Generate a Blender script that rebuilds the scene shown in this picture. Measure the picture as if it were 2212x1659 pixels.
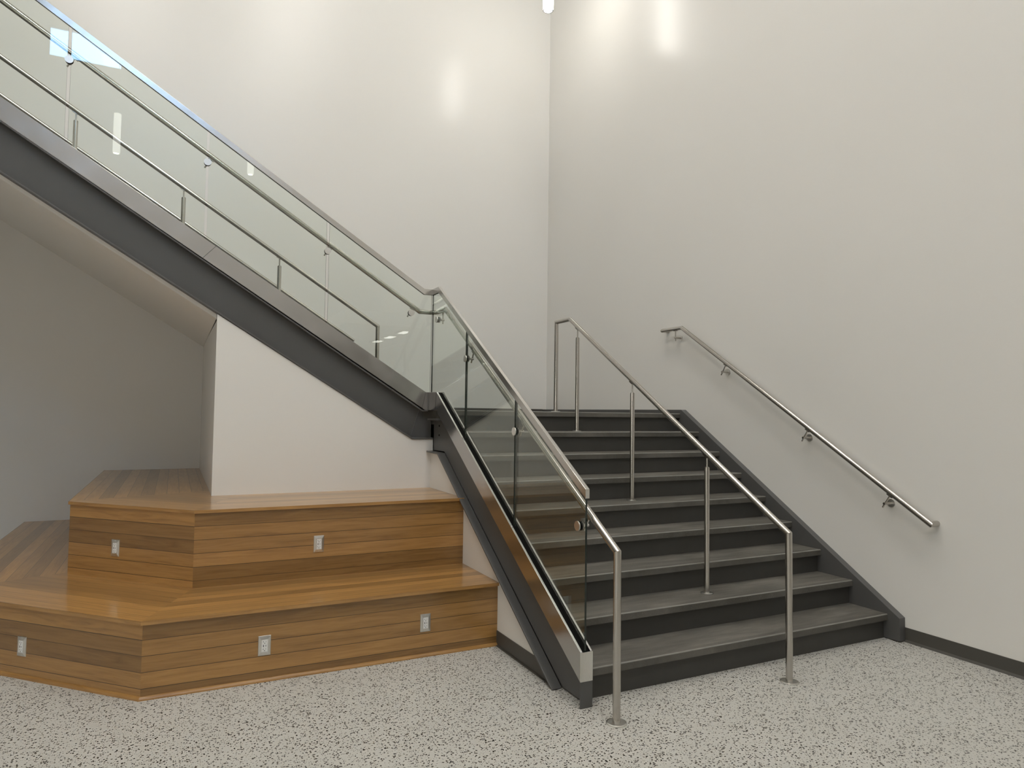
import bpy, math, random
from mathutils import Vector, Matrix
random.seed(4)
for o in list(bpy.data.objects): bpy.data.objects.remove(o)
S = bpy.context.scene
COL = S.collection

# ---------------------------------------------------------------- camera, world, exposure
cd = bpy.data.cameras.new('camera'); cam = bpy.data.objects.new('camera', cd); COL.objects.link(cam)
cd.sensor_width = 36.0; cd.lens = 1463.58 / 2212 * 36; cd.clip_start = .05; cd.clip_end = 200
cam.location = (-4.6359, -3.2046, 1.5767)
cam.rotation_euler = tuple(math.radians(a) for a in (92.5241, -0.76600, -26.5136))
S.camera = cam
w = bpy.data.worlds.new('sky'); S.world = w; w.use_nodes = True
bgn = w.node_tree.nodes['Background']; bgn.inputs[0].default_value = (.36, .63, 1, 1); bgn.inputs[1].default_value = 11.5
S.view_settings.view_transform = 'Standard'; S.view_settings.look = 'None'
S.view_settings.exposure = 0.23; S.view_settings.gamma = 1.0; S.view_settings.use_curve_mapping = False
LAMP_COL = (1.0, .962, .895)
ADDED_PANEL_E = 14.0       # unseen ceiling panels added to light the hall
TUBE_E = 17.0        # pendant tube
DISC_E = 55.0        # pendant bottom lens

# ---------------------------------------------------------------- materials
def nt(name):
    m = bpy.data.materials.new(name); m.use_nodes = True
    t = m.node_tree; return m, t, t.nodes['Principled BSDF'], t.nodes['Material Output']
def N(t, k, **kw):
    n = t.nodes.new(k)
    for a, b in kw.items(): setattr(n, a, b)
    return n
def ramp(t, fac, stops):
    r = N(t, 'ShaderNodeValToRGB'); e = r.color_ramp.elements
    while len(e) > 1: e.remove(e[-1])
    e[0].position = stops[0][0]; e[0].color = (*stops[0][1], 1)
    for p, c in stops[1:]:
        x = e.new(p); x.color = (*c, 1)
    t.links.new(fac, r.inputs[0]); return r.outputs[0]
def math_(t, op, a, b=None, c=None):
    n = N(t, 'ShaderNodeMath', operation=op)
    for i, v in enumerate((a, b, c)):
        if v is None: continue
        if isinstance(v, (int, float)): n.inputs[i].default_value = v
        else: t.links.new(v, n.inputs[i])
    return n.outputs[0]
def mixc(t, f, a, b, mode='MIX'):
    n = N(t, 'ShaderNodeMix', data_type='RGBA', blend_type=mode)
    for s, v in ((0, f), (6, a), (7, b)):
        if isinstance(v, (int, float)): n.inputs[s].default_value = v
        elif isinstance(v, tuple): n.inputs[s].default_value = (*v, 1)
        else: t.links.new(v, n.inputs[s])
    return n.outputs[2]
def noise(t, vec, scale, detail=3, rough=.5, dist=0):
    n = N(t, 'ShaderNodeTexNoise'); n.inputs['Scale'].default_value = scale; n.inputs['Detail'].default_value = detail
    n.inputs['Roughness'].default_value = rough; n.inputs['Distortion'].default_value = dist
    if vec is not None: t.links.new(vec, n.inputs['Vector'])
    return n.outputs['Fac']
def objco(t, scale=(1, 1, 1), kind='Object'):
    c = N(t, 'ShaderNodeTexCoord'); m = N(t, 'ShaderNodeMapping'); m.inputs['Scale'].default_value = scale
    t.links.new(c.outputs[kind], m.inputs[0]); return m.outputs[0]
def bump(t, b, h, strength, dist=.001):
    n = N(t, 'ShaderNodeBump'); n.inputs['Strength'].default_value = strength; n.inputs['Distance'].default_value = dist
    t.links.new(h, n.inputs['Height']); t.links.new(n.outputs[0], b.inputs['Normal'])

def mat_wall(name, col, rough=.42):
    m, t, b, o = nt(name)
    v = objco(t)
    c = mixc(t, noise(t, v, .7, 3), tuple(x * .975 for x in col), tuple(min(1, x * 1.02) for x in col))
    t.links.new(c, b.inputs['Base Color']); b.inputs['Roughness'].default_value = rough
    bump(t, b, noise(t, v, 90, 3), .25, .0012)
    return m
WALL = mat_wall('painted_wall', (.77, .755, .715), .27)
WALL_GREY = mat_wall('grey_painted_wall', (.52, .505, .48), .6)
CEIL = mat_wall('ceiling_paint', (.78, .77, .74), .8); SOFFIT = mat_wall('soffit_paint', (.88, .86, .81), .7)

def mat_floor():
    m, t, b, o = nt('speckled_floor')
    v0 = objco(t)
    # slight warp makes the chips irregular and elongated
    n = N(t, 'ShaderNodeTexNoise'); n.inputs['Scale'].default_value = 22; n.inputs['Detail'].default_value = 2; t.links.new(v0, n.inputs['Vector'])
    sub = N(t, 'ShaderNodeVectorMath', operation='SUBTRACT'); t.links.new(n.outputs['Color'], sub.inputs[0]); sub.inputs[1].default_value = (.5, .5, .5)
    sc = N(t, 'ShaderNodeVectorMath', operation='SCALE'); t.links.new(sub.outputs[0], sc.inputs[0]); sc.inputs['Scale'].default_value = .014
    ad = N(t, 'ShaderNodeVectorMath', operation='ADD'); t.links.new(v0, ad.inputs[0]); t.links.new(sc.outputs[0], ad.inputs[1])
    base = mixc(t, noise(t, v0, 3, 4), (.43, .42, .385), (.48, .47, .435))
    base = mixc(t, math_(t, 'MULTIPLY', noise(t, v0, 260, 2), .35), base, (.58, .57, .53))
    col = base
    for (scale, thr, frac, c1, c2) in ((112, .42, .40, (.008, .008, .007), (.045, .036, .024)), (175, .34, .20, (.05, .045, .035), (.20, .16, .10)), (78, .26, .24, (.008, .008, .008), (.03, .025, .02))):
        vo = N(t, 'ShaderNodeTexVoronoi'); vo.inputs['Scale'].default_value = scale; t.links.new(ad.outputs[0], vo.inputs['Vector'])
        sp = N(t, 'ShaderNodeSeparateColor'); t.links.new(vo.outputs['Color'], sp.inputs[0])
        size = math_(t, 'MULTIPLY_ADD', sp.outputs[2], thr * .9, thr * .5)
        inn = math_(t, 'LESS_THAN', vo.outputs['Distance'], size)
        on = math_(t, 'LESS_THAN', sp.outputs[0], frac)
        f = math_(t, 'MULTIPLY', inn, on)
        col = mixc(t, f, col, mixc(t, sp.outputs[1], c1, c2))
    # faint seams between the sheets
    sx = N(t, 'ShaderNodeSeparateXYZ'); t.links.new(v0, sx.inputs[0])
    seam = None
    for k, off in ((0, .31), (1, .27)):
        fr = math_(t, 'FRACT', math_(t, 'DIVIDE', math_(t, 'ADD', sx.outputs[k], off), .914))
        s_ = math_(t, 'LESS_THAN', fr, .0022)
        seam = s_ if seam is None else math_(t, 'MAXIMUM', seam, s_)
    col = mixc(t, math_(t, 'MULTIPLY', seam, .35), col, (.20, .19, .17))
    t.links.new(col, b.inputs['Base Color']); b.inputs['Roughness'].default_value = .48
    b.inputs['Specular IOR Level'].default_value = .35
    return m
FLOOR = mat_floor()

def mat_plain(name, col, rough=.5, metal=0, spec=.5, var=.12, nscale=6, bmp=0, bscale=300):
    m, t, b, o = nt(name); v = objco(t)
    c = mixc(t, noise(t, v, nscale, 5, .6), tuple(x * (1 - var) for x in col), tuple(min(1, x * (1 + var)) for x in col))
    t.links.new(c, b.inputs['Base Color']); b.inputs['Roughness'].default_value = rough; b.inputs['Metallic'].default_value = metal
    b.inputs['Specular IOR Level'].default_value = spec
    if bmp: bump(t, b, noise(t, v, bscale, 2), bmp, .0006)
    return m
STEEL_PAINT = mat_plain('dark_painted_steel', (.090, .089, .086), .42, 0, .45, .08, 3, .15, 120)
RUBBER = mat_plain('dark_rubber_riser', (.053, .051, .046), .5, 0, .4, .15, 5)
BASE_RUBBER = mat_plain('rubber_baseboard', (.070, .066, .058), .45, 0, .45, .08, 5)
BLACK = mat_plain('black_gasket', (.004, .004, .004), .8, 0, .1, .1)
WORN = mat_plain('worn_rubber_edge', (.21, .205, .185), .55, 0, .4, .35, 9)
WHITE_PLASTIC = mat_plain('white_plastic', (.80, .80, .78), .35, 0, .5, .03)
DARK_SLOT = mat_plain('dark_slot', (.02, .02, .02), .6)
RING = mat_plain('grey_lamp_ring', (.30, .30, .29), .5)

def mat_tread(name, k=1.0, lo=.0):
    m, t, b, o = nt(name); v = objco(t); vs = objco(t, (1.2, 9, 1))
    c = ramp(t, noise(t, vs, 2.2, 6, .65, .4), [(.30, (.080 * k, .075 * k, .064 * k)), (.50, (.108 * k, .101 * k, .087 * k)), (.75, (.150 * k, .142 * k, .124 * k))])
    sp = ramp(t, noise(t, v, 170, 2, .5), [(.60, (0, 0, 0)), (.74, (.10, .10, .095))])
    c = mixc(t, .5, c, sp, 'ADD')
    dust = ramp(t, noise(t, objco(t, (1.0, 3.5, 1)), 1.5, 4, .55), [(.50, (0, 0, 0)), (.72, (.075, .070, .062))])
    c = mixc(t, k, c, dust, 'ADD')
    t.links.new(c, b.inputs['Base Color'])
    r = math_(t, 'MULTIPLY_ADD', noise(t, vs, 3, 4), .25, .42); t.links.new(r, b.inputs['Roughness'])
    b.inputs['Specular IOR Level'].default_value = .4
    bump(t, b, noise(t, v, 240, 2), .25, .0008)
    return m
TREAD = mat_tread('rubber_tread', 1.0)
NOSING = mat_tread('rubber_nosing', .78)

def mat_steel(name, col, rough, stretch, bmp=.12, wav=0, aniso=0):
    m, t, b, o = nt(name); v = objco(t, stretch)
    n1 = noise(t, v, 60, 3, .6)
    c = mixc(t, n1, tuple(x * .86 for x in col), col)
    t.links.new(c, b.inputs['Base Color']); b.inputs['Metallic'].default_value = 1
    r = math_(t, 'MULTIPLY_ADD', n1, .10, rough - .05); t.links.new(r, b.inputs['Roughness'])
    if aniso: b.inputs['Anisotropic'].default_value = aniso
    if wav:
        vw = objco(t); nw = noise(t, vw, 5, 1, .4); bump(t, b, nw, wav, .02)
    return m
STEEL = mat_steel('brushed_stainless', (.60, .58, .55), .27, (3, 3, .15))
STEEL_TUBE = mat_steel('satin_stainless_tube', (.55, .525, .49), .22, (8, 8, .3))
CLAD = mat_steel('stainless_cladding', (.57, .56, .555), .20, (1, 1, 6), wav=.22)
CAPM = mat_steel('stainless_cap', (.60, .585, .565), .21, (1, 1, 8), wav=.12)
PLATE = mat_steel('stainless_plate', (.78, .77, .74), .30, (6, 6, 1))

def mat_glass(name, tint):
    m = bpy.data.materials.new(name); m.use_nodes = True; t = m.node_tree; t.nodes.clear()
    out = N(t, 'ShaderNodeOutputMaterial'); mx = N(t, 'ShaderNodeMixShader'); tr = N(t, 'ShaderNodeBsdfTransparent'); gl = N(t, 'ShaderNodeBsdfGlossy')
    tr.inputs[0].default_value = (*tint, 1); gl.inputs['Roughness'].default_value = 0.0; gl.inputs[0].default_value = (.97, 1, .98, 1)
    g = N(t, 'ShaderNodeNewGeometry'); fr = N(t, 'ShaderNodeFresnel')
    ior = math_(t, 'MULTIPLY_ADD', g.outputs['Backfacing'], 1 / 1.52 - 1.52, 1.52); t.links.new(ior, fr.inputs['IOR'])
    t.links.new(fr.outputs[0], mx.inputs[0]); t.links.new(tr.outputs[0], mx.inputs[1]); t.links.new(gl.outputs[0], mx.inputs[2])
    t.links.new(mx.outputs[0], out.inputs[0]); return m
GLASS = mat_glass('clear_greenish_glass', (.955, .978, .960))
WIN_GLASS = mat_glass('window_glass', (.97, .98, .98))
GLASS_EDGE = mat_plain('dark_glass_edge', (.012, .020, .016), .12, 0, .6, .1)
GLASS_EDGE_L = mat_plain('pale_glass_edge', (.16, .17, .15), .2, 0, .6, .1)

def mat_wood(name='oiled_oak_boards', k=1.0):
    """boards run along U, are .087 m wide across V (uv in metres)"""
    m, t, b, o = nt(name)
    uv = N(t, 'ShaderNodeTexCoord'); s = N(t, 'ShaderNodeSeparateXYZ'); t.links.new(uv.outputs['UV'], s.inputs[0])
    u, vv = s.outputs[0], s.outputs[1]
    q = math_(t, 'DIVIDE', vv, .087); row = math_(t, 'FLOOR', q); fr = math_(t, 'FRACT', q)
    # long boards: ends staggered by row
    wr = N(t, 'ShaderNodeTexWhiteNoise', noise_dimensions='1D'); t.links.new(row, wr.inputs['W'])
    ul = math_(t, 'ADD', math_(t, 'DIVIDE', u, 9.0), math_(t, 'MULTIPLY', wr.outputs['Value'], 7.0))
    bid = math_(t, 'FLOOR', math_(t, 'DIVIDE', u, 20.0))
    cv = N(t, 'ShaderNodeCombineXYZ'); t.links.new(row, cv.inputs[0]); t.links.new(bid, cv.inputs[1])
    wn = N(t, 'ShaderNodeTexWhiteNoise', noise_dimensions='2D'); t.links.new(cv.outputs[0], wn.inputs['Vector'])
    tone = wn.outputs['Value']
    wcol = N(t, 'ShaderNodeSeparateColor'); t.links.new(wn.outputs['Color'], wcol.inputs[0])
    g = N(t, 'ShaderNodeCombineXYZ')
    t.links.new(math_(t, 'MULTIPLY', u, 1.3), g.inputs[0]); t.links.new(math_(t, 'MULTIPLY', vv, 16), g.inputs[1]); t.links.new(math_(t, 'MULTIPLY', wcol.outputs[1], 40), g.inputs[2])
    big = noise(t, g.outputs[0], 1.6, 4, .55, 1.2)
    g2 = N(t, 'ShaderNodeCombineXYZ')
    t.links.new(math_(t, 'MULTIPLY', u, 9), g2.inputs[0]); t.links.new(math_(t, 'MULTIPLY', vv, 320), g2.inputs[1]); t.links.new(wcol.outputs[2], g2.inputs[2])
    fine = noise(t, g2.outputs[0], 1.0, 3, .6)
    c = ramp(t, big, [(.25, (.215 * k, .100 * k, .026 * k)), (.44, (.330 * k, .165 * k, .044 * k)), (.58, (.395 * k, .205 * k, .058 * k)), (.8, (.45 * k, .245 * k, .075 * k))])
    c = mixc(t, math_(t, 'MULTIPLY', math_(t, 'SUBTRACT', fine, .25), .9), c, (.47 * k, .275 * k, .105 * k))
    bright = math_(t, 'MULTIPLY_ADD', tone, .52, .60)
    br = N(t, 'ShaderNodeCombineColor')
    for i in range(3): t.links.new(bright, br.inputs[i])
    c = mixc(t, 1.0, c, br.outputs[0], 'MULTIPLY')
    e1 = math_(t, 'LESS_THAN', fr, .038)
    gr = math_(t, 'MULTIPLY', e1, math_(t, 'MULTIPLY_ADD', wcol.outputs[0], .30, .70))
    c = mixc(t, gr, c, (.03, .016, .008))
    t.links.new(c, b.inputs['Base Color'])
    t.links.new(math_(t, 'MULTIPLY_ADD', fine, .12, .24), b.inputs['Roughness'])
    b.inputs['Specular IOR Level'].default_value = .5; b.inputs['Coat Weight'].default_value = .6; b.inputs['Coat Roughness'].default_value = .14
    h = math_(t, 'SUBTRACT', math_(t, 'MULTIPLY', fine, .35), gr)
    bump(t, b, h, .25, .0008)
    return m
WOOD = mat_wood(); WOOD_PALE = mat_wood('pale_oak_trim', 1.5)

def mat_emit(name, col, strength, base=(.8, .8, .8)):
    m, t, b, o = nt(name)
    b.inputs['Base Color'].default_value = (*base, 1); b.inputs['Emission Color'].default_value = (*col, 1); b.inputs['Emission Strength'].default_value = strength
    return m
REAR_TUBE_M = mat_emit('dim_frosted_tube', LAMP_COL, 3.0); REAR_DISC_M = mat_emit('dim_lens', LAMP_COL, 12.0); TUBE_M = mat_emit('lit_frosted_tube', LAMP_COL, TUBE_E); DISC_M = mat_emit('lit_lens', LAMP_COL, DISC_E); ADDED_PANEL_M = mat_emit('added_lit_panel', LAMP_COL, ADDED_PANEL_E)
SOFF_M = mat_emit('lit_soffit_panel', LAMP_COL, 5.0)

# ---------------------------------------------------------------- mesh helpers
class MB:
    def __init__(s): s.v = []; s.f = []; s.mi = []; s.sm = []; s.uv = []
    def face(s, pts, mi=0, smooth=False, uv=None):
        n = len(s.v); s.v += [tuple(p) for p in pts]; s.f.append(tuple(range(n, n + len(pts)))); s.mi.append(mi); s.sm.append(smooth)
        s.uv.append(uv)
    def poly(s, verts, faces, mi=0, smooth=False):
        n = len(s.v); s.v += [tuple(p) for p in verts]
        for f in faces:
            s.f.append(tuple(n + i for i in f)); s.mi.append(mi); s.sm.append(smooth); s.uv.append(None)
    def box(s, x0, x1, y0, y1, z0, z1, mi=0):
        v = [(x, y, z) for x in (x0, x1) for y in (y0, y1) for z in (z0, z1)]
        s.poly(v, [(0, 1, 3, 2), (4, 6, 7, 5), (0, 4, 5, 1), (2, 3, 7, 6), (0, 2, 6, 4), (1, 5, 7, 3)], mi)
    def prism(s, pts, axis, a, b, mi=0):
        """polygon pts (2D in the two other axes in order) extruded along axis from a to b"""
        def P(p, c): return {'x': (c, p[0], p[1]), 'y': (p[0], c, p[1]), 'z': (p[0], p[1], c)}[axis]
        n = len(pts); v = [P(p, a) for p in pts] + [P(p, b) for p in pts]
        s.poly(v, [tuple(range(n)), tuple(range(2 * n - 1, n - 1, -1))] + [(i, (i + 1) % n, n + (i + 1) % n, n + i) for i in range(n)], mi)
    def cyl(s, a, b, r, seg=24, mi=0, r2=None, smooth=True, caps=True):
        a = Vector(a); b = Vector(b); d = (b - a).normalized(); r2 = r if r2 is None else r2
        u = d.orthogonal().normalized(); w_ = d.cross(u)
        ra = [a + (u * math.cos(2 * math.pi * i / seg) + w_ * math.sin(2 * math.pi * i / seg)) * r for i in range(seg)]
        rb = [b + (u * math.cos(2 * math.pi * i / seg) + w_ * math.sin(2 * math.pi * i / seg)) * r2 for i in range(seg)]
        s.poly(ra + rb, [(i, (i + 1) % seg, seg + (i + 1) % seg, seg + i) for i in range(seg)], mi, smooth)
        if caps:
            s.poly(ra, [tuple(range(seg - 1, -1, -1))], mi); s.poly(rb, [tuple(range(seg))], mi)
    def tube(s, pts, r, seg=28, mi=0):
        P = [Vector(p) for p in pts]; n = len(P)
        D = [(P[i + 1] - P[i]).normalized() for i in range(n - 1)]
        for i in range(n - 1):
            d = D[i]; u = (Vector((0, 0, 1)) - d * d.z); u = u.normalized() if u.length > 1e-3 else Vector((1, 0, 0)); w_ = d.cross(u)
            rings = []
            for j, end in ((i, 0), (i + 1, 1)):
                if 0 < j < n - 1: nn = (D[j - 1] + D[j]).normalized()
                else: nn = d
                ring = []
                for k in range(seg):
                    a = 2 * math.pi * k / seg; q = P[j] + (u * math.cos(a) + w_ * math.sin(a)) * r
                    ring.append(q + d * ((P[j] - q).dot(nn) / d.dot(nn)))
                rings.append(ring)
            s.poly(rings[0] + rings[1], [(k, (k + 1) % seg, seg + (k + 1) % seg, seg + k) for k in range(seg)], mi, True)
            if i == 0: s.poly(rings[0], [tuple(range(seg - 1, -1, -1))], mi)
            if i == n - 2: s.poly(rings[1], [tuple(range(seg))], mi)
    def sweep(s, path, prof, mi=0):
        """path: list of (point, outward vector); prof: closed list of (lat, vert)"""
        n = len(prof); V = []
        for p, o in path:
            for (l, h) in prof: V.append((p[0] + o[0] * l, p[1] + o[1] * l, p[2] + h))
        F = []
        for i in range(len(path) - 1):
            for k in range(n): F.append((i * n + k, i * n + (k + 1) % n, (i + 1) * n + (k + 1) % n, (i + 1) * n + k))
        F.append(tuple(range(n - 1, -1, -1))); F.append(tuple((len(path) - 1) * n + k for k in range(n)))
        s.poly(V, F, mi)
    def build(s, name, mats, parent=None, bevel=0, loc=None):
        me = bpy.data.meshes.new(name); me.from_pydata(s.v, [], s.f); mats = mats if isinstance(mats, (list, tuple)) else [mats]
        for m in mats: me.materials.append(m)
        for p, mi, sm in zip(me.polygons, s.mi, s.sm): p.material_index = mi; p.use_smooth = sm
        if any(u is not None for u in s.uv):
            ul = me.uv_layers.new(name='UVMap')
            for p, u in zip(me.polygons, s.uv):
                if u is None: continue
                for li, c in zip(p.loop_indices, u): ul.data[li].uv = c
        import bmesh
        bm = bmesh.new(); bm.from_mesh(me)
        if not any(u is not None for u in s.uv): bmesh.ops.recalc_face_normals(bm, faces=bm.faces)
        bm.to_mesh(me); bm.free(); me.update()
        o = bpy.data.objects.new(name, me); COL.objects.link(o)
        if bevel:
            md = o.modifiers.new('bevel', 'BEVEL'); md.width = bevel; md.segments = 2; md.limit_method = 'ANGLE'; md.angle_limit = math.radians(35)
        if parent is not None:
            o.parent = parent; o.matrix_parent_inverse = Matrix.Translation(-parent.location) if parent.rotation_euler.z == 0 else Matrix.Identity(4)
        return o
def tag(o, label, cat, group=None, kind=None):
    if label: o['label'] = label
    if cat: o['category'] = cat
    if group: o['group'] = group
    if kind: o['kind'] = kind
    return o
def empty(name, loc, label, cat, group=None, rz=0):
    o = bpy.data.objects.new(name, None); COL.objects.link(o); o.location = loc; o.rotation_euler.z = rz; o.empty_display_size = .1
    return tag(o, label, cat, group)
def struct(mb, name, mats, label=None, bevel=0):
    o = mb.build(name, mats, None, bevel); o['kind'] = 'structure'
    if label: o['label'] = label
    return o
def copy_tree(o, parent=None):
    c = o.copy(); COL.objects.link(c)
    if parent is not None: c.parent = parent
    for ch in [k for k in bpy.data.objects if k.parent == o and k != c]: copy_tree(ch, c)
    return c

# ---------------------------------------------------------------- dimensions (metres)
T, RS, OV = .2794, .1781, .032            # tread, rise, nosing overhang
LZ = 9 * RS                               # landing height 1.603
XW = .064                                 # right wall
YB = 5.14                                 # back wall
XL, YR, ZC = -10.0, -9.0, 10.6            # far left wall, rear wall, ceiling
US = .627                                 # slope of the upper flight
NX, UR = -2.95, .1752                     # first nosing and rise of the upper flight

# ---------------------------------------------------------------- the room
m = MB(); m.face([(XL, YR, 0), (XW, YR, 0), (XW, YB, 0), (XL, YB, 0)]); struct(m, 'floor', FLOOR, 'pale grey floor with dark speckles')
m = MB(); m.box(XL, XW, YR, YB, ZC, ZC + .1); struct(m, 'ceiling', CEIL)
m = MB(); m.box(XL - .1, XW + .1, YB, YB + .1, 0, ZC); struct(m, 'wall_back', WALL, 'tall off-white wall behind the upper flight')
m = MB(); m.box(XW, XW + .1, YR - .1, YB, 0, ZC); struct(m, 'wall_right', WALL, 'tall off-white wall beside the stairs')
m = MB(); m.box(XL - .1, XL, YR - .1, YB, 0, ZC); struct(m, 'wall_left', WALL_GREY)
# rear wall with a row of high windows
wz0, wz1 = 9.13, 9.80; wins = [(-7.30, -5.90), (-5.78, -4.38), (-4.26, -2.86)]
m = MB(); m.box(XL, XW, YR - .12, YR, 0, wz0); m.box(XL, XW, YR - .12, YR, wz1, ZC)
xs = [XL] + [c for a in wins for c in a] + [XW]
for i in range(0, len(xs), 2): m.box(xs[i], xs[i + 1], YR - .12, YR, wz0, wz1)
struct(m, 'wall_rear', WALL_GREY)
for i, x in enumerate((-8.6, -5.6, -3.4)):  # unseen dark doors, added so posts and rails pick up dark reflections
    m = MB(); m.box(x - .95, x + .95, YR, YR + .05, .0005, 2.2); do = struct(m, 'added_door_%d' % (i + 1), RUBBER)
    for sx in (-.08, .08):
        h = MB(); h.cyl((x + sx, YR + .09, .85), (x + sx, YR + .09, 1.25), .012, 12)
        for z_ in (.9, 1.2): h.cyl((x + sx, YR + .05, z_), (x + sx, YR + .09, z_), .008, 10)
        h.build('added_door_handle', RING, do)
for i, (a, b) in enumerate(wins):
    m = MB(); f = .03
    m.box(a, b, YR - .09, YR - .03, wz0, wz0 + f); m.box(a, b, YR - .09, YR - .03, wz1 - f, wz1); m.box(a, a + f, YR - .09, YR - .03, wz0, wz1); m.box(b - f, b, YR - .09, YR - .03, wz0, wz1)
    fo = struct(m, 'window_%d' % (i + 1), RING)
    g = MB(); g.box(a + f, b - f, YR - .064, YR - .058, wz0 + f, wz1 - f); g.build('pane', WIN_GLASS, fo)
# walls under the flights: block with the alcove side face, and the panel under the lower flight
fl = lambda x: 1.345 + .617 * (-2.785 - x)          # underside of the upper stringer flange
m = MB(); m.prism([(-4.36, 0), (-2.592, 0), (-2.592, 1.345), (-2.785, 1.345), (-4.36, fl(-4.36) - .004)], 'y', 2.44, 2.50)
m.prism([(2.50, 0), (YB, 0), (YB, 2.30), (2.50, 2.27)], 'x', -4.36, -4.30)
struct(m, 'wall_alcove', WALL, 'off-white wall under the upper flight')
m = MB(); m.prism([(.24, 0), (2.44, 0), (2.44, 1.228), (2.175, 1.226), (.25, .004)], 'x', -2.612, -2.592)
struct(m, 'wall_stairside', WALL, 'off-white triangular wall under the lower flight')
# sloping white soffit of the upper flight
sf = lambda x: 2.285 + .621 * (-4.363 - x)
m = MB(); m.prism([(-4.362, sf(-4.362)), (-7.3, sf(-7.3)), (-7.3, sf(-7.3) + .05), (-4.362, sf(-4.362) + .05)], 'y', 2.50, YB)
struct(m, 'ceiling_alcove', SOFFIT, 'sloping white soffit under the upper flight')
# baseboards with a small toe
def cove(name, pts, outward, label):
    m = MB(); prof = [(0, 0), (.016, 0), (.012, .006), (.005, .016), (.004, .1), (0, .1)]
    m.sweep([((*p, 0), outward) for p in pts], prof); return struct(m, name, BASE_RUBBER, label)
cove('baseboard_right', [(XW, YR), (XW, -.09)], (-1, 0), 'dark rubber baseboard right of the stairs')
m = MB(); m.prism([(.245, .001), (.395, .1), (1.055, .1), (1.055, .001)], 'x', -2.617, -2.6125); m.prism([(.262, .001), (.27, .006), (1.055, .006), (1.055, .001)], 'x', -2.628, -2.617)
struct(m, 'baseboard_stairside', BASE_RUBBER, 'dark rubber baseboard between bench and stair stringer')
cove('baseboard_rear', [(XL, YR), (XW, YR)], (0, 1), None)
# lower ceiling bay behind the camera with its recessed panels
m = MB(); m.box(-1.9, XW, YR, -4.2, 3.2, 3.45); struct(m, 'ceiling_rear', CEIL)

# ---------------------------------------------------------------- lower staircase
st = empty('staircase', (-1.28, 0, 0), 'dark grey rubber-tread lower staircase of nine risers rising from floor to landing', 'staircase')
XA = -2.57
for i in range(1, 9):
    y0 = (i - 1) * T; z = i * RS
    m = MB(); m.box(XA, -.0005, y0 + .006, y0 + T + OV + .01, z - .044, z - .0008); tr = m.build('tread', TREAD, st)
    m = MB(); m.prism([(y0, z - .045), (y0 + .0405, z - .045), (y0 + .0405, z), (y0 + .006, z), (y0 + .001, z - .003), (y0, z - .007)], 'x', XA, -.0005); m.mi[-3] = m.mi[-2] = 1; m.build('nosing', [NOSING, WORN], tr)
for i in range(1, 10):
    y0 = (i - 1) * T; z = i * RS
    m = MB(); m.box(XA, -.0005, y0 + OV, y0 + OV + .012, z - RS, z - .044); m.build('riser', RUBBER, st)
y0 = 8 * T
m = MB(); m.box(-2.54, -.0005, y0 + .02, YB - .001, LZ - .044, LZ - .0008); m.box(-2.54, -.0005, y0 + .06, YB - .001, LZ - .13, LZ - .044); m.box(NX - .05, -2.54, 2.515, YB - .001, LZ - .13, LZ - .0008); la = m.build('landing', TREAD, st)
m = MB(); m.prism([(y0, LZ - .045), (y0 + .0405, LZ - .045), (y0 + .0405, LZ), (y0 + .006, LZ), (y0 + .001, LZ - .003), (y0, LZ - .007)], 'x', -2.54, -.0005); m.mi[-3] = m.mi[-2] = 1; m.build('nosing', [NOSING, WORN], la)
m = MB(); m.box(NX, 0, YB - .012, YB - .0005, LZ, LZ + .045); m.build('skirting', BASE_RUBBER, la)
# right stringer against the wall
sr = lambda y: .167 + .638 * (y + .089)
m = MB(); m.prism([(-.089, .006), (-.089, .167), (2.223, 1.642), (YB - .001, 1.645), (YB - .001, 1.30), (2.5, 1.30), (.47, .006)], 'x', 0, XW - .001); m.build('stringer', STEEL_PAINT, st, .0015)
# left stringer: web, outward flange, cross plate and front plate
sh = lambda y: (.299 + .6299 * (y + .063)) if y < 2.245 else 1.7535            # top of the glazing shoe
m = MB(); m.prism([(-.058, .012), (.205, .012), (2.172, 1.252), (2.438, 1.252), (2.438, 1.527), (2.15, 1.527), (2.10, sh(2.10) - .14), (-.058, sh(-.058) - .14)], 'x', -2.586, -2.574); ws_ = m.build('stringer', STEEL_PAINT, st)
m = MB(); fp = [(.212, .004), (2.163, 1.241), (2.437, 1.246), (2.437, 1.234), (2.170, 1.229), (.235, .004)]
m.prism(fp, 'x', -2.652, -2.585); m.build('flange', STEEL_PAINT, ws_, .002)
m = MB(); m.box(-2.648, -2.586, 2.19, 2.438, 1.512, 1.527); m.build('cross_plate', STEEL_PAINT, ws_, .001)
m = MB(); m.box(-2.637, -2.561, -.066, -.058, 0, .142); m.build('front_plate', STEEL_PAINT, ws_, .001)
m = MB(); m.box(-2.572, -2.562, -.05, .03, 0, .30); m.prism([(0, .0), (.03, .30), (2.235, 1.70), (2.235, 1.30), (.3, 0)], 'x', -2.573, -2.563); m.build('inner_stringer', STEEL_PAINT, st)
for zz in (1.385, 1.465):
    m = MB(); m.cyl((-2.5865, 2.30, zz), (-2.5895, 2.30, zz), .008, 12); m.build('bolt', BLACK, ws_)

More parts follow.
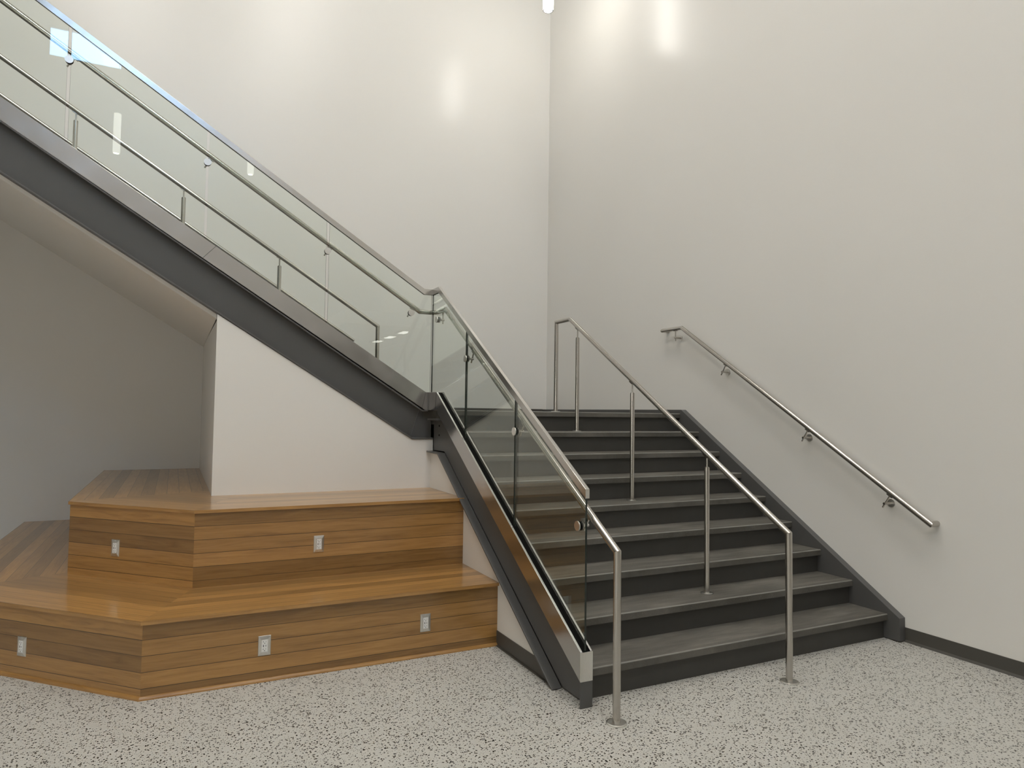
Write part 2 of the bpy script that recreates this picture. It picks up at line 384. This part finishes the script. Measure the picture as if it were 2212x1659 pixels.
# ---------------------------------------------------------------- upper staircase
ux = lambda x: 1.757 + US * (-2.662 - x)                                        # top of the upper shoe
XE = -7.2
us = empty('staircase', (-4.9, 3.8, LZ), 'upper staircase climbing left along the back wall on a dark steel stringer', 'staircase')
m = MB(); m.prism([(-2.59, 1.358), (-2.777, 1.358), (XE, 1.358 + .619 * (-2.777 - XE)), (XE, ux(XE) - .155), (-2.70, 1.612), (-2.665, 1.607), (-2.665, 1.527), (-2.59, 1.527)], 'y', 2.500, 2.512)
uw = m.build('stringer', STEEL_PAINT, us)
m = MB(); g = 1.3455
m.prism([(-2.592, g), (-2.785, g), (XE, g + .617 * (-2.785 - XE)), (XE, g + .617 * (-2.785 - XE) + .014), (-2.782, g + .013), (-2.592, g + .013)], 'y', 2.43, 2.50); m.build('flange', STEEL_PAINT, uw, .002)
m = MB(); zt = lambda x: ux(x) - .158
m.prism([(-2.64, 1.599), (-2.690, 1.599), (XE, zt(XE) + .004), (XE, zt(XE) - .008), (-2.694, 1.588), (-2.64, 1.588)], 'y', 2.445, 2.50); m.build('top_flange', STEEL_PAINT, uw, .001)
m = MB(); m.cyl((-2.706, 2.499, 1.60), (-2.777, 2.499, 1.36), .004, 10); m.build('weld_seam', STEEL_PAINT, uw)
# faint raised mill mark on the web
cu = bpy.data.curves.new('mill_mark', 'FONT'); cu.body = 'ISA 105'; cu.size = .034; cu.extrude = .0008; cu.bevel_depth = .0004; cu.resolution_u = 2
to = bpy.data.objects.new('tmp', cu); COL.objects.link(to); bpy.context.view_layer.update()
me = bpy.data.meshes.new_from_object(to.evaluated_get(bpy.context.evaluated_depsgraph_get())); bpy.data.objects.remove(to)
me.materials.clear(); me.materials.append(STEEL_PAINT)
ang = math.atan(US); ca, sa = math.cos(ang), math.sin(ang)
for v in me.vertices:
    a, b_, c = v.co; v.co = (-3.74 + a * ca + b_ * sa, 2.4995 - c, 2.125 - a * sa + b_ * ca)
mo = bpy.data.objects.new('mill_mark', me); COL.objects.link(mo); mo.parent = uw; mo.matrix_parent_inverse = uw.matrix_world.inverted()
mo.matrix_parent_inverse = Matrix.Translation(-us.location)
k = 0
while NX - k * T > XE + .1:
    x0 = NX - k * T; z = LZ + (k + 1) * UR
    m = MB(); m.box(x0 - T - OV, x0, 2.53, YB - .001, z - .045, z); tr = m.build('tread', TREAD, us, .004)
    m = MB(); m.box(x0 - OV - .012, x0 - OV, 2.53, YB - .001, z - UR, z - .045); m.build('riser', RUBBER, us)
    k += 1
m = MB(); m.prism([(NX + .25, LZ + .001), (NX + .25, 1.645), (XE, 1.645 + US * (NX + .25 - XE)), (XE, 1.645 + US * (NX + .25 - XE) - .36), (NX - .3, LZ + .001)], 'y', YB - .013, YB - .0008); m.build('stringer', STEEL_PAINT, us)
ztop = LZ + (k) * UR
m = MB(); m.box(XL, XE - .0, 2.45, YB, ztop - .3, ztop); struct(m, 'floor_upper', TREAD)

# ---------------------------------------------------------------- glass guard: shoe, panels, cap
GX, GY = -2.600, 2.487
shoe_path = [((GX, -.060, .300), (-1, 0)), ((GX, 2.245, 1.7535), (-1, 0)), ((GX, GY, 1.7565), (-1, -1)), ((-2.662, GY, 1.757), (0, -1)), ((XE, GY, ux(XE)), (0, -1))]
def capz_l(y): return 1.172 + .6302 * (y + .06) if y < 2.32 else 2.672
def capz_u(x): return 2.672 + US * (-2.684 - x) if x < -2.684 else 2.672
gd = empty('glass_guardrail', (GX, GY, LZ), 'frameless glass guardrail with stainless shoe and cap along both flights', 'guardrail')
HS = .158
m = MB(); m.sweep(shoe_path, [(.038, 0), (.038, -HS), (.024, -HS), (.024, 0)]); m.sweep(shoe_path, [(-.026, 0), (-.026, -HS), (-.038, -HS), (-.038, 0)])
shoe = m.build('base_shoe', CLAD, gd, .0012)
m = MB(); m.sweep([((p[0], p[1] + (.004 if i == 0 else 0), p[2]), o) for i, (p, o) in enumerate(shoe_path)], [(.0245, -.008), (.0245, -HS + .01), (-.0265, -HS + .01), (-.0265, -.008)]); m.build('gasket', BLACK, shoe)
m = MB(); m.sweep([((p[0], p[1] + (.004 if i == 0 else 0), p[2]), o) for i, (p, o) in enumerate(shoe_path)], [(.0245, -.002), (.0245, -.010), (.013, -.010), (.013, -.002)]); m.build('gasket_lip', BLACK, shoe)
# hairline mitre seams of the cladding
c_ = .0385; yy = GY - c_; xx = GX - c_
for a, b in (((-2.664, yy, 1.757), (-2.692, yy, 1.757 - HS + .018)), ((xx, yy, 1.757), (xx, yy, 1.757 - HS)), ((xx, 2.247, 1.754), (xx, 2.275, 1.754 - HS)),
             ((-2.650, yy, 1.757), (-2.645, yy, 1.757 - HS)), ((-4.385, yy, ux(-4.385)), (-4.475, yy, ux(-4.475) - HS))):
    m = MB(); m.cyl(a, b, .0011, 6); m.build('mitre_seam', DARK_SLOT, shoe)
m = MB(); m.box(-2.6385, -2.5615, -.068, -.0605, .142, .297); m.build('end_plate', PLATE, shoe, .0012)
cap_path = [((GX, -.060, 1.172), (-1, 0)), ((GX, 2.32, 2.672), (-1, 0)), ((GX, GY, 2.672), (-1, -1)), ((-2.684, GY, 2.672), (0, -1)), ((XE, GY, capz_u(XE)), (0, -1))]
m = MB(); m.sweep(cap_path, [(.0125, 0), (.0125, -.05), (.0085, -.05), (.0085, -.012), (-.0085, -.012), (-.0085, -.05), (-.0125, -.05), (-.0125, 0)]); cap = m.build('cap_rail', CAPM, gd, .001)
m = MB(); m.box(GX - .012, GX + .012, -.0615, -.058, 1.121, 1.171); m.build('end_cap', PLATE, cap)
def pane(mb, P, zb, zt, brk, a, b, edge):
    s = [a] + sorted([c for c in brk if min(a, b) < c < max(a, b)], reverse=(b < a)) + [b]
    n = len(s); h = .006
    V = []
    for side in (-h, h):
        for c in s: V.append(P(c, side, zb(c)))
        for c in s: V.append(P(c, side, zt(c)))
    off = 2 * n
    for i in range(n - 1):
        mb.poly([V[i], V[i + 1], V[n + i + 1], V[n + i]], [(0, 1, 2, 3)], 0)
        mb.poly([V[off + i], V[off + i + 1], V[off + n + i + 1], V[off + n + i]], [(3, 2, 1, 0)], 0)
        mb.poly([V[i], V[i + 1], V[off + i + 1], V[off + i]], [(3, 2, 1, 0)], 1)
        mb.poly([V[n + i], V[n + i + 1], V[off + n + i + 1], V[off + n + i]], [(0, 1, 2, 3)], 1)
    for i, fl_ in ((0, (0, 1, 2, 3)), (n - 1, (3, 2, 1, 0))):
        mb.poly([V[i], V[n + i], V[off + n + i], V[off + i]], [fl_], 1)
import bmesh
def build_pane(mb, mats):
    o = mb.build('glass_panel', mats, gd)
    bm = bmesh.new(); bm.from_mesh(o.data); bmesh.ops.remove_doubles(bm, verts=bm.verts, dist=1e-5); bmesh.ops.recalc_face_normals(bm, faces=bm.faces); bm.to_mesh(o.data); bm.free()
for a, b in ((-.050, .806), (.824, 1.672), (1.690, 2.476)):
    mb = MB(); pane(mb, lambda c, s_, z: (GX + s_, c, z), lambda y: sh(y) - .045, lambda y: capz_l(y) - .014, [2.245, 2.32], a, b, 1); build_pane(mb, [GLASS, GLASS_EDGE])
for a, b in ((-2.610, -3.520), (-3.543, -4.452), (-4.472, -5.376), (-5.397, -6.300), (-6.320, XE)):
    mb = MB(); pane(mb, lambda c, s_, z: (c, GY + s_, z), lambda x: (ux(x) if x < -2.662 else 1.757) - .045, lambda x: capz_u(x) - .014, [-2.662, -2.684], a, b, 1); build_pane(mb, [GLASS, GLASS_EDGE_L])

# ---------------------------------------------------------------- handrails
RT = .0205
def bracket(parent, face, n, rail, slope_dir, two_sided, mats=(STEEL_TUBE, BLACK)):
    """face: point on the wall / glass mid-plane below the rail; n: unit vector from it towards the rail; rail: rail centre above the arm end"""
    face = Vector(face); n = Vector(n); rail = Vector(rail); sd = Vector(slope_dir).normalized()
    down = sd.cross(n).normalized()
    if down.z > 0: down = -down
    armend = face + n * ((rail - face).dot(n))
    m = MB()
    if two_sided:
        m.cyl(face - n * .018, face - n * .0105, .027, 32); m.cyl(face + n * .0105, face + n * .015, .024, 32)
    else:
        m.cyl(face, face + n * .007, .030, 32)
    rs = m.build('rosette', PLATE, parent, .0008)
    if two_sided:
        m = MB(); m.cyl(face - n * .0108, face - n * .0062, .0262, 28); m.cyl(face + n * .0062, face + n * .0108, .0262, 28); m.build('washer', BLACK, rs)
    m = MB(); m.cyl(face + n * .006, armend + n * .012, .0095, 20); m.build('bracket_arm', STEEL_TUBE, parent)
    # pin: perpendicular to the rail, crossing the arm
    top = rail + down * (RT * .8); L = (top - armend)
    q = top + down * ((armend - top).dot(down) + .034)
    m = MB(); m.cyl(q, top, .0062, 16); pn = m.build('bracket_pin', STEEL_TUBE, parent)
    c = rail + down * (RT + .001); hw = .026
    m = MB(); b1 = c - sd * hw; b2 = c + sd * hw; w_ = n * .011
    m.poly([b1 - w_, b1 + w_, b2 + w_, b2 - w_, b1 * .8 + c * .2 - w_ + down * .004, b1 * .8 + c * .2 + w_ + down * .004, b2 * .8 + c * .2 + w_ + down * .004, b2 * .8 + c * .2 - w_ + down * .004],
           [(0, 1, 2, 3), (7, 6, 5, 4), (0, 4, 5, 1), (1, 5, 6, 2), (2, 6, 7, 3), (3, 7, 4, 0)]); m.build('saddle', STEEL_TUBE, pn)
def flange_disc(parent, x, y, z, r=.054):
    m = MB(); m.cyl((x, y, z), (x, y, z + .004), r, 40); m.cyl((x, y, z + .004), (x, y, z + .006), r - .002, 40, r2=r - .008); m.build('base_flange', PLATE, parent)
# 1: rail carried by the glass of both flights, ending in a post on the floor
RX, RY1 = -2.5545, 2.535
rz1 = lambda y: .868 + .6268 * (y + .279)
ru = lambda x: 2.475 + US * (-2.705 - x)
h1 = empty('handrail', (RX, -.279, 0), 'stainless tube handrail clamped to the glass, its front post standing on the floor', 'handrail')
m = MB(); m.tube([(RX, -.279, .006), (RX, -.279, .868), (RX, 2.285, rz1(2.285)), (RX, 2.475, 2.475), (RX - .05, RY1, 2.475), (-2.705, RY1, 2.475), (XE, RY1, ru(XE))], RT); m.build('rail', STEEL_TUBE, h1)
flange_disc(h1, RX, -.279, 0)
sl = (0, 1, .6268)
for y in (.018, .815, 1.681): bracket(h1, (GX, y, rz1(y) - .093), (1, 0, 0), (RX, y - .042, rz1(y - .042)), sl, True)
bracket(h1, (GX, 2.345, 2.388), (1, 0, 0), (RX, 2.345, 2.475), (0, 1, 0), True)
for x in (-2.80, -3.532, -4.462, -5.386, -6.31): bracket(h1, (x, GY, ru(x) - .085), (0, 1, 0), (x + .038, RY1, ru(x + .038)), (-1, 0, US), True)
# 2: free-standing rail in the middle of the lower flight
CX = -1.294
h2 = empty('handrail', (CX, -.265, 0), 'free-standing stainless handrail on posts down the middle of the lower flight', 'handrail')
rz2 = lambda y: .877 + .6298 * (y + .265)
m = MB(); m.tube([(CX, -.265, .006), (CX, -.265, .877), (CX, 2.285, 2.483), (CX, 2.540, 2.483), (CX, 2.540, LZ + .004)], RT); m.build('rail', STEEL_TUBE, h2)
flange_disc(h2, CX, -.265, 0); flange_disc(h2, CX, 2.540, LZ, .045)
def mid_post(parent, x, y, z0, z1, zr, sd):
    flange_disc(parent, x, y, z0, .042)
    m = MB(); m.cyl((x, y, z0 + .004), (x, y, z1), .0185, 28); po = m.build('post', STEEL_TUBE, parent)
    m = MB(); m.cyl((x, y, z1), (x, y, zr - RT * 1.0), .0062, 16); m.cyl((x, y, z1), (x, y, z1 + .004), .014, 20); m.build('post_pin', STEEL_TUBE, po)
    s_ = Vector(sd).normalized(); c = Vector((x, y, zr)) + Vector((s_.y * 0, 0, 0)); dn = Vector((0, 0, -1)) + s_ * s_.z; dn.normalize(); c = c + dn * (RT + .001); side = s_.cross(dn) * .011
    b1, b2 = c - s_ * .028, c + s_ * .028; i1, i2 = c - s_ * .018 + dn * .004, c + s_ * .018 + dn * .004
    m = MB(); m.poly([b1 - side, b1 + side, b2 + side, b2 - side, i1 - side, i1 + side, i2 + side, i2 - side], [(0, 1, 2, 3), (7, 6, 5, 4), (0, 4, 5, 1), (1, 5, 6, 2), (2, 6, 7, 3), (3, 7, 4, 0)]); m.build('saddle', STEEL_TUBE, po)
for y, n_, z1 in ((.437, 2, 1.221), (1.300, 5, 1.759), (2.147, 8, 2.291)): mid_post(h2, CX, y, n_ * RS, z1, rz2(y), (0, 1, .63))
# 3: free-standing rail in the middle of the upper flight
UY = 3.72
ru3 = lambda x: 2.470 + US * (-2.76 - x)
h3 = empty('handrail', (-2.76, UY, LZ), 'free-standing stainless handrail on short posts up the middle of the upper flight', 'handrail')
m = MB(); m.tube([(-2.76, UY, LZ + .004), (-2.76, UY, 2.470), (XE + .1, UY, ru3(XE + .1))], RT); m.build('rail', STEEL_TUBE, h3)
flange_disc(h3, -2.76, UY, LZ)
for x, z1 in ((-3.752, 2.994), (-4.616, 3.540), (-5.482, 4.085), (-6.35, 4.63)):
    kk = math.floor((NX - x) / T); mid_post(h3, x, UY, LZ + (kk + 1) * UR, z1, ru3(x), (-1, 0, US))
# 4: wall rail, right wall
WX = -.008
rz4 = lambda y: .865 + .6385 * (y + .325)
h4 = empty('handrail', (WX, -.325, .865), 'stainless handrail on brackets along the right wall', 'handrail')
m = MB(); m.tube([(XW - .001, -.325, .865), (WX, -.325, .865), (WX, 2.205, rz4(2.205)), (WX, 2.50, rz4(2.205)), (XW - .001, 2.50, rz4(2.205))], RT); m.build('rail', STEEL_TUBE, h4)
for y in (.005, .709, 1.627): bracket(h4, (XW, y, rz4(y) - .112), (-1, 0, 0), (WX, y - .051, rz4(y - .051)), (0, 1, .6385), False)
bracket(h4, (XW, 2.30, 2.386), (-1, 0, 0), (WX, 2.30, rz4(2.205)), (0, 1, 0), False)
# 5: wall rail, back wall of the upper flight
WY = YB - .068
ru5 = lambda x: 2.455 + US * (-2.70 - x)
h5 = empty('handrail', (-2.70, WY, 2.455), 'stainless handrail fixed to the back wall beside the upper flight', 'handrail')
m = MB(); m.tube([(-2.70, YB - .001, 2.455), (-2.70, WY, 2.455), (XE + .1, WY, ru5(XE + .1))], RT); m.build('rail', STEEL_TUBE, h5)
for x in (-3.1, -4.2, -5.3, -6.4): bracket(h5, (x, YB, ru5(x) - .112), (0, -1, 0), (x + .050, WY, ru5(x + .050)), (-1, 0, US), False)

# ---------------------------------------------------------------- wooden bench tiers (front along X, 45 degree cut, left side along Y)
def line_clip(poly, p, n):
    """keep the side where (q-p).n >= 0"""
    out = []; k = len(poly)
    for i in range(k):
        a, b = Vector(poly[i]), Vector(poly[(i + 1) % k]); da, db = (a - p).dot(n), (b - p).dot(n)
        if da >= -1e-9: out.append(tuple(a))
        if (da > 1e-9 and db < -1e-9) or (da < -1e-9 and db > 1e-9): out.append(tuple(a + (b - a) * (da / (da - db))))
    return out
def bench(label, yf, xc, xleft, xr, yend, z0, z1, ov, outline_back, trim):
    """yf: front face, xc: x of the corner, xleft: left face"""
    yc = yf + (xc - xleft)                                             # where the cut meets the left side
    o = empty('wooden_bench', (xc, yf, z0), label, 'bench')
    th = .021; s2 = math.tan(math.radians(22.5))
    # faces
    faces = [(Vector((xr, yf)), Vector((xc, yf)), Vector((0, -1))), (Vector((xc, yf)), Vector((xleft, yc)), Vector((-1, -1)).normalized()), (Vector((xleft, yc)), Vector((xleft, yend)), Vector((-1, 0)))]
    for j, (a, b, n) in enumerate(faces):
        m = MB(); L = (b - a).length; zt = z1 - th
        ao, bo = a - n * .02, b - n * .02
        v0 = .0
        m.face([(a.x, a.y, z0), (b.x, b.y, z0), (b.x, b.y, zt), (a.x, a.y, zt)][::-1], uv=[(7.3 * j + 0, zt - z1 + 9.57 + j * .87), (7.3 * j + L, zt - z1 + 9.57 + j * .87), (7.3 * j + L, z0 - z1 + 9.57 + j * .87), (7.3 * j, z0 - z1 + 9.57 + j * .87)][::-1] if False else [(7.3 * j, zt - z1 + 9.591 + j * .87), (7.3 * j + L, zt - z1 + 9.591 + j * .87), (7.3 * j + L, z0 - z1 + 9.591 + j * .87), (7.3 * j, z0 - z1 + 9.591 + j * .87)])
        # back of the panel gives it thickness
        m.face([(ao.x, ao.y, z0), (bo.x, bo.y, z0), (bo.x, bo.y, zt), (ao.x, ao.y, zt)], uv=[(0, 0), (L, 0), (L, .4), (0, .4)])
        m.build('front_panel', WOOD, o)
    # seat top, zones mitred at the corners
    e = ov; k1 = e * s2
    A = (xr, yf - e); B = (xc - k1, yf - e); C = (xleft - e, yc - k1); D = (xleft - e, yend)
    poly = [A, B, C, D] + outline_back
    c1, c2 = Vector(B), Vector(C)
    d1 = Vector((.3827, .9239)); n1 = Vector((d1.y, -d1.x))            # mitre line between front and cut (n1 to the right)
    d2 = Vector((.9239, .3827)); n2 = Vector((d2.y, -d2.x))            # mitre line between cut and left side (n2 below)
    zA = line_clip(poly, c1, n1)
    zr_ = line_clip(poly, c1, -n1)
    zB = line_clip(zr_, c2, n2); zC = line_clip(zr_, c2, -n2)
    # beyond the crossing of the two mitres the front and side boards meet
    m = MB()
    def put(pl, org, du, dv, uo):
        if len(pl) < 3: return
        uvs = [((Vector(p) - Vector(org)).dot(du) + uo, (Vector(p) - Vector(org)).dot(dv) + uo) for p in pl]
        m.face([(p[0], p[1], z1) for p in pl], uv=uvs)
    put(zA, A, Vector((1, 0)), Vector((0, 1)), 0)
    put(zB, B, Vector((-1, 1)).normalized(), Vector((1, 1)).normalized(), 20.01)
    put(zC, C, Vector((0, 1)), Vector((1, 0)), 40.02)
    nb = len(poly); 
    for i in range(nb):
        p, q = poly[i], poly[(i + 1) % nb]; L = (Vector(q) - Vector(p)).length
        m.face([(p[0], p[1], z1), (p[0], p[1], z1 - th), (q[0], q[1], z1 - th), (q[0], q[1], z1)], uv=[(0, .06), (0, .035), (L, .035), (L, .06)])
    m.face([(p[0], p[1], z1 - th) for p in poly][::-1], uv=[(p[0], p[1]) for p in poly][::-1])
    m.build('seat_top', WOOD, o)
    if trim:
        # quarter-round along the floor
        m = MB(); r = .019
        prof = [(0, 0)] + [(r * math.cos(a), r * math.sin(a)) for a in [math.radians(x) for x in (0, 22, 45, 68, 90)]]
        path = [((xr, yf, z0), Vector((0, -1))), ((xc, yf, z0), Vector((-s2, -1))), ((xleft, yc, z0), Vector((-1, -s2))), ((xleft, yend, z0), Vector((-1, 0)))]
        n = len(prof); acc = 0; prev = None
        for i in range(3):
            (p, po), (q, qo) = path[i], path[i + 1]; L = (Vector(q) - Vector(p)).length
            for kk in range(n - 1):
                (l1, h1_), (l2, h2_) = prof[kk], prof[kk + 1]
                m.face([(p[0] + po.x * l1, p[1] + po.y * l1, p[2] + h1_), (q[0] + qo.x * l1, q[1] + qo.y * l1, q[2] + h1_), (q[0] + qo.x * l2, q[1] + qo.y * l2, q[2] + h2_), (p[0] + po.x * l2, p[1] + po.y * l2, p[2] + h2_)],
                       uv=[(acc, .61 + kk * .004), (acc + L, .61 + kk * .004), (acc + L, .614 + kk * .004), (acc, .614 + kk * .004)], smooth=kk > 0)
            acc += L
        m.build('quarter_round_trim', WOOD_PALE, o)
    return o
bench('lower wooden bench tier standing on the speckled floor, wider than the one above', 1.035, -4.750, -5.925, -2.612, YB - .001, 0, .425, .022,
      [(-4.36, YB - .001), (-4.36, 2.44), (-2.612, 2.44)], True)
bench('upper wooden bench tier set back against the wall under the steel stringer', 1.668, -4.492, -5.262, -2.612, YB - .001, .425, .925, .012,
      [(-4.361, YB - .001), (-4.361, 2.439), (-2.6125, 2.439)], False)

# ---------------------------------------------------------------- outlets
def make_outlet(label):
    o = empty('power_outlet', (0, 0, 0), label, 'power outlet', 'steel power outlets in the bench fronts')
    # local frame: x right, z up, -y out of the panel
    W, H = .035, .057; iw, ih = .0165, .0335
    m = MB(); o_, i_ = -.0008, -.0065
    R0 = [(-W, 0, -H), (W, 0, -H), (W, 0, H), (-W, 0, H)]; R1 = [(x * .96, -.003, z * .975) for x, _, z in R0]
    R2 = [(-iw * 1.22, -.0075, -ih * 1.10), (iw * 1.22, -.0075, -ih * 1.10), (iw * 1.22, -.0075, ih * 1.10), (-iw * 1.22, -.0075, ih * 1.10)]
    R3 = [(-iw, -.0065, -ih), (iw, -.0065, -ih), (iw, -.0065, ih), (-iw, -.0065, ih)]
    V = R0 + R1 + R2 + R3; F = []
    for a in range(3):
        for k in range(4): F.append((a * 4 + k, a * 4 + (k + 1) % 4, a * 4 + 4 + (k + 1) % 4, a * 4 + 4 + k))
    m.poly(V, F); pl = m.build('cover_plate', PLATE, o)
    for z in (-.0475, .0475):
        m = MB(); m.cyl((0, -.0035, z), (0, -.0062, z), .0032, 14); sc = m.build('screw', PLATE, pl)
        m = MB(); m.box(-.0026, .0026, -.0066, -.0061, z - .0005, z + .0005); m.build('screw_slot', DARK_SLOT, sc) if False else None
    m = MB(); m.box(-iw, iw, -.0082, -.002, -ih, ih); rc = m.build('receptacle', WHITE_PLASTIC, o, .0006)
    m = MB(); y0_, y1_ = -.0086, -.0078
    def slot(x, z, w_, h_): m.box(x - w_, x + w_, y0_, y1_, z - h_, z + h_)
    for zc in (.021, -.021):
        slot(-.0066, zc + .003, .0008, .0038); slot(-.0085, zc + .003, .0018, .0007); slot(.0066, zc + .003, .0008, .0032)
        m.cyl((0, y0_, zc - .006), (0, y1_, zc - .006), .0024, 12)
    slot(-.0065, 0, .0019, .0062); slot(.0065, 0, .0014, .0042)
    m.build('socket_slots', DARK_SLOT, rc)
    return o
proto = make_outlet('steel-plated power outlet on the front of the lower bench, left of its middle')
chn = Vector((-1, -1)).normalized()
spots = [((-4.118, 1.0345, .205), 0, None),
         ((-3.130, 1.0345, .214), 0, 'steel-plated power outlet on the front of the lower bench near the stair stringer'),
         ((-3.700, 1.6675, .652), 0, 'steel-plated power outlet on the front of the upper bench, right of its corner'),
         ((-5.387, 1.6715, .180), -math.pi / 4, 'steel-plated power outlet on the angled face of the lower bench, at left edge'),
         ((-4.960, 2.1355, .634), -math.pi / 4, 'steel-plated power outlet on the angled left face of the upper bench')]
for i, (loc, rz, lab) in enumerate(spots):
    o = proto if i == 0 else copy_tree(proto)
    o.location = loc; o.rotation_euler.z = rz
    if lab: o['label'] = lab

# ---------------------------------------------------------------- lamps
def make_pendant(loc, label, group=None, tm=TUBE_M, dm=DISC_M):
    x, y, z = loc
    o = empty('pendant_lamp', loc, label, 'pendant lamp', group)
    r = .062; H = .75
    m = MB(); m.cyl((x, y, z + .0), (x, y, z + H), r, 40, caps=False); m.build('lamp_tube', tm, o)
    m = MB()
    n = 40
    V = [(x + rr * math.cos(2 * math.pi * k / n), y + rr * math.sin(2 * math.pi * k / n), zz) for rr, zz in ((r, z), (r * .80, z)) for k in range(n)]
    m.poly(V, [(k, (k + 1) % n, n + (k + 1) % n, n + k) for k in range(n)]); m.build('trim_ring', RING, o)
    m = MB(); m.cyl((x, y, z + .004), (x, y, z + .008), r * .80, 40); m.build('lamp_lens', dm, o)
    m = MB(); m.cyl((x, y, z + H), (x, y, z + H + .02), r, 40); m.cyl((x, y, z + H + .02), (x, y, ZC - .03), .004, 8); m.cyl((x, y, ZC - .03), (x, y, ZC - .001), .06, 30); m.build('cable_and_canopy', RING, o)
    return o
make_pendant((-.83, 3.61, 6.34), 'white glowing cylinder pendant lamp hanging high in front of the wall corner')
for x in (-5.75, -3.40, -1.05): make_pendant((x, -6.3, 6.34), 'white glowing cylinder pendant lamp hanging at the rear of the hall', 'rear pendant lamps', REAR_TUBE_M, REAR_DISC_M)
def make_panel(x, y, z, sx, sy, mat, label, group, down=.03):
    o = empty('ceiling_light', (x, y, z), label, 'ceiling light', group)
    m = MB(); t_ = .03
    for a in ((x - sx, x + sx, y - sy, y - sy + t_), (x - sx, x + sx, y + sy - t_, y + sy), (x - sx, x - sx + t_, y - sy, y + sy), (x + sx - t_, x + sx, y - sy, y + sy)): m.box(a[0], a[1], a[2], a[3], z - down, z - .001)
    m.build('frame', RING, o)
    m = MB(); m.box(x - sx + t_, x + sx - t_, y - sy + t_, y + sy - t_, z - down + .008, z - .002); m.build('diffuser', mat, o)
for x in (-6.0, -2.6):
    for y in (-5.6, -2.4, .8): make_panel(x, y, ZC, .60, 1.0, ADDED_PANEL_M, 'large square ceiling light panel added out of view high above the hall', 'added ceiling light panels')  # panels added overhead, out of view, as the main light on walls and floor
for y in (-4.9, -5.9, -6.9): make_panel(-.55, y, 3.2, .12, .30, SOFF_M, 'small recessed light panel in the low rear ceiling', 'low ceiling light panels')
# unseen fill boxes added on the far left wall to brighten the alcove
FILL_BOX_M = mat_emit('added_fill_panel', LAMP_COL, 5.5)
for y in (-5.6, -3.6):
    o = empty('added_fill_box', (XL, y, 1.7), 'upright fill box added on the unseen left wall to brighten the alcove', 'added fill light', 'added fill boxes on the far left wall')
    m = MB()
    for a in ((-.6, .6, -.8, -.76), (-.6, .6, .76, .8), (-.6, -.56, -.76, .76), (.56, .6, -.76, .76)): m.box(XL + .001, XL + .07, y + a[0], y + a[1], 1.7 + a[2], 1.7 + a[3])
    m.build('frame', RING, o)
    m = MB(); m.box(XL + .001, XL + .06, y - .56, y + .56, .94, 2.46); m.build('diffuser', FILL_BOX_M, o)
